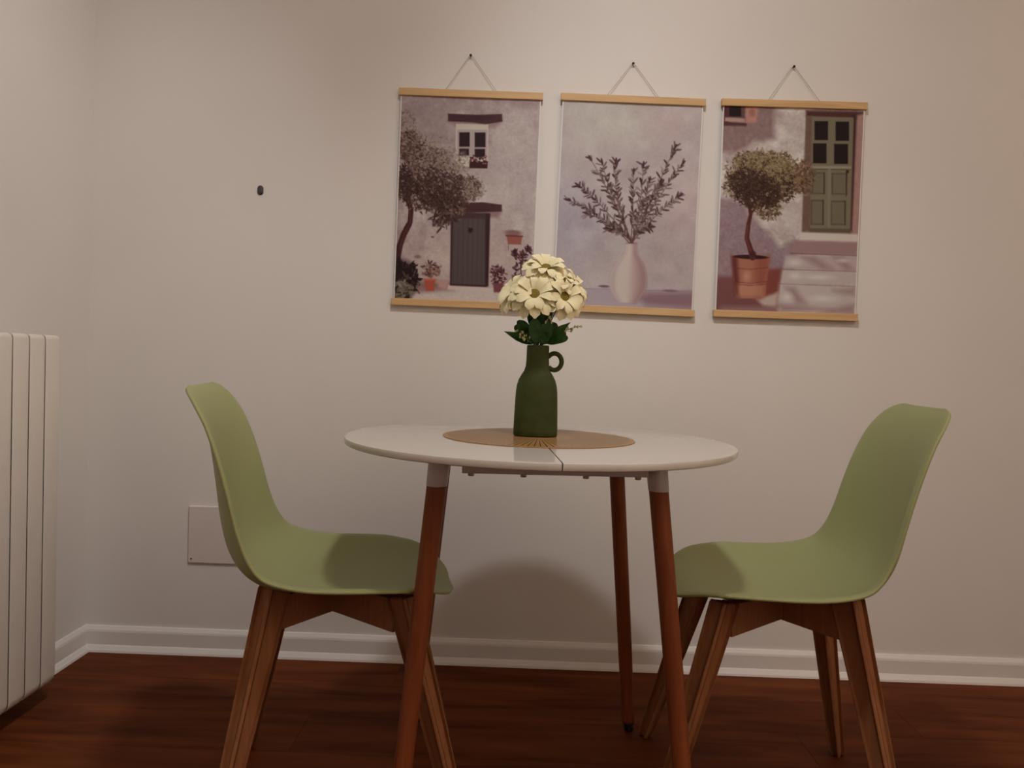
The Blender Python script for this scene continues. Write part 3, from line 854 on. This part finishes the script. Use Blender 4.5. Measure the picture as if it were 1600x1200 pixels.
# ------------------------------------------------------------------ chairs
def shell_mesh():
    rows = [(.2015, .441, .045, .001), (.1985, .445, .083, .002), (.1915, .449, .117, .003), (.180, .453, .147, .006), (.163, .457, .173, .011), (.138, .459, .197, .019), (.104, .458, .214, .025), (.06, .456, .228, .031), (-.03, .451, .232, .038), (-.10, .451, .233, .045),
            (-.163, .461, .231, .053), (-.207, .489, .227, .058), (-.235, .535, .222, .058), (-.249, .594, .218, .052), (-.257, .656, .214, .044), (-.264, .716, .208, .033),
            (-.272, .768, .198, .021), (-.283, .803, .184, .012), (-.293, .825, .164, .006), (-.302, .837, .136, .003), (-.306, .842, .100, .002)]
    G = catmull(rows, 3)
    n = len(G); nu = 33
    T = np.gradient(G[:, :2], axis=0); T /= np.linalg.norm(T, axis=1)[:, None]
    N = np.stack([T[:, 1], -T[:, 0]], 1)          # rows run front to back to top: normal up / forward
    b = bmesh.new(); vv = []
    for i in range(n):
        r = []
        for j in range(nu):
            u = math.sin((j/(nu-1)*2-1)*math.pi/2*.92)/math.sin(math.pi/2*.92)
            a_ = abs(u)
            # dished section that ends in a flatter rim flange
            s_ = G[i, 3]*((a_/.90)**2.5 if a_ < .86 else (.86/.90)**2.5 + (a_-.86)*(2.5/.90*(.86/.90)**1.5)*(1-min(1, (a_-.86)/.14)*.72))
            r.append(b.verts.new((G[i, 0]+N[i, 0]*s_, u*G[i, 2], G[i, 1]+N[i, 1]*s_)))
        vv.append(r)
    for i in range(n-1):
        for j in range(nu-1):
            b.faces.new((vv[i][j], vv[i][j+1], vv[i+1][j+1], vv[i+1][j]))
    return b
def chair(label, loc, rz):
    root = empty('dining_chair', (*loc, 0), (0, 0, rz)); tag(root, label, 'chair', 'green chairs at the round table')
    sh = obj('seat_shell', shell_mesh(), M['green'], root, True)
    so = sh.modifiers.new('thickness', 'SOLIDIFY'); so.thickness = .006; so.offset = 0; so.use_rim = True
    sb = sh.modifiers.new('smooth', 'SUBSURF'); sb.levels = 1; sb.render_levels = 1
    hub = Vector((-.036, 0, 0))
    for sx, sy in ((-1, -1), (-1, 1), (1, -1), (1, 1)):
        # leg axis from under the shell to the floor (metres, chair frame)
        tp = Vector((-.142, sy*.118, .45)) if sx < 0 else Vector((.098, sy*.154, .45))
        ft = Vector((-.2285, sy*.2225, 0)) if sx < 0 else Vector((.2225, sy*.2225, 0))
        d = Vector((tp.x-hub.x, tp.y, 0)).normalized(); p = Vector((-d.y, d.x, 0))
        def ring(z, wd, th, k=.007, slope=0.0):
            c0 = ft+(tp-ft)*(z/.45); out = []
            for a_, b_ in ((-1, -1), (1, -1), (1, 1), (-1, 1)):
                seq = (0, 30, 60, 90) if a_*b_ > 0 else (90, 60, 30, 0)
                for an in seq:
                    da, db = 1-math.sin(R(an)), 1-math.cos(R(an))
                    al = a_*(wd/2-da*k)
                    q = c0 + d*al + p*(b_*(th/2-db*k)); out.append((q.x, q.y, z + slope*al))
            return out
        b = bmesh.new()
        zt, sl = (.4655, .42) if sx < 0 else (.4575, .22)
        loft(b, [ring(zt, .050, .036, .007, sl), ring(zt-.005, .053, .039, .007, sl), ring(.385, .053, .038), ring(.20, .043, .033), ring(.010, .032, .027), ring(.0, .028, .023)])
        lg = obj('leg', b, M['chairwood'], root, True); lg.modifiers.new('normals', 'WEIGHTED_NORMAL')
        # arm of the cross under the seat: level, joining at the hub
        b = bmesh.new(); th = .0125
        rl = math.hypot(tp.x-hub.x, tp.y) - .012
        za, zb, zu = .3885, .3885, .4445
        t2 = th*1.0
        sec = [(rl, za, zu+.0075), (rl*.6, za, zu+.003), (.0165, zb, zu)]
        loft(b, [[tuple(hub+d*r+p*th+Vector((0, 0, z0))), tuple(hub+d*r-p*th+Vector((0, 0, z0))), tuple(hub+d*r-p*th+Vector((0, 0, z1))), tuple(hub+d*r+p*th+Vector((0, 0, z1)))] for r, z0, z1 in sec])
        obj('cross_arm', b, M['chairwood'], root)
    b = bmesh.new(); lathe(b, [(.0215, .3888), (.0215, .4442)], 16, (hub.x, 0))
    obj('hub_block', b, M['chairwood'], root)
    b = bmesh.new(); box(b, (-.125, -.018, .4447), (.07, .018, .4465), .001); box(b, (-.054, -.09, .4447), (-.018, .09, .4465), .001)
    obj('mounting_plate', b, M['black'], root)
    for sx, sy in ((-1, -1), (-1, 1), (1, -1), (1, 1)):
        b = bmesh.new(); lathe(b, [(.013, .4435), (.012, .4395), (.006, .433), (.005, .430)], 14)
        obj('seat_mount', b, M['black'], root, True, loc=(-.036+sx*.085, sy*.058, 0))
    return root
def copy_tree(o, parent=None):
    c = o.copy(); C.objects.link(c)
    if parent: c.parent = parent
    for ch in list(o.children):
        copy_tree(ch, c)
    return c
ch1 = chair('sage green moulded chair with its back to the radiator, facing right', (-.336, -.71), R(11.2))
ch2 = copy_tree(ch1)
ch2.location = (.524, -.662, 0); ch2.rotation_euler = (0, 0, R(172.4))
ch2['label'] = 'sage green moulded chair facing left, farther from the radiator'
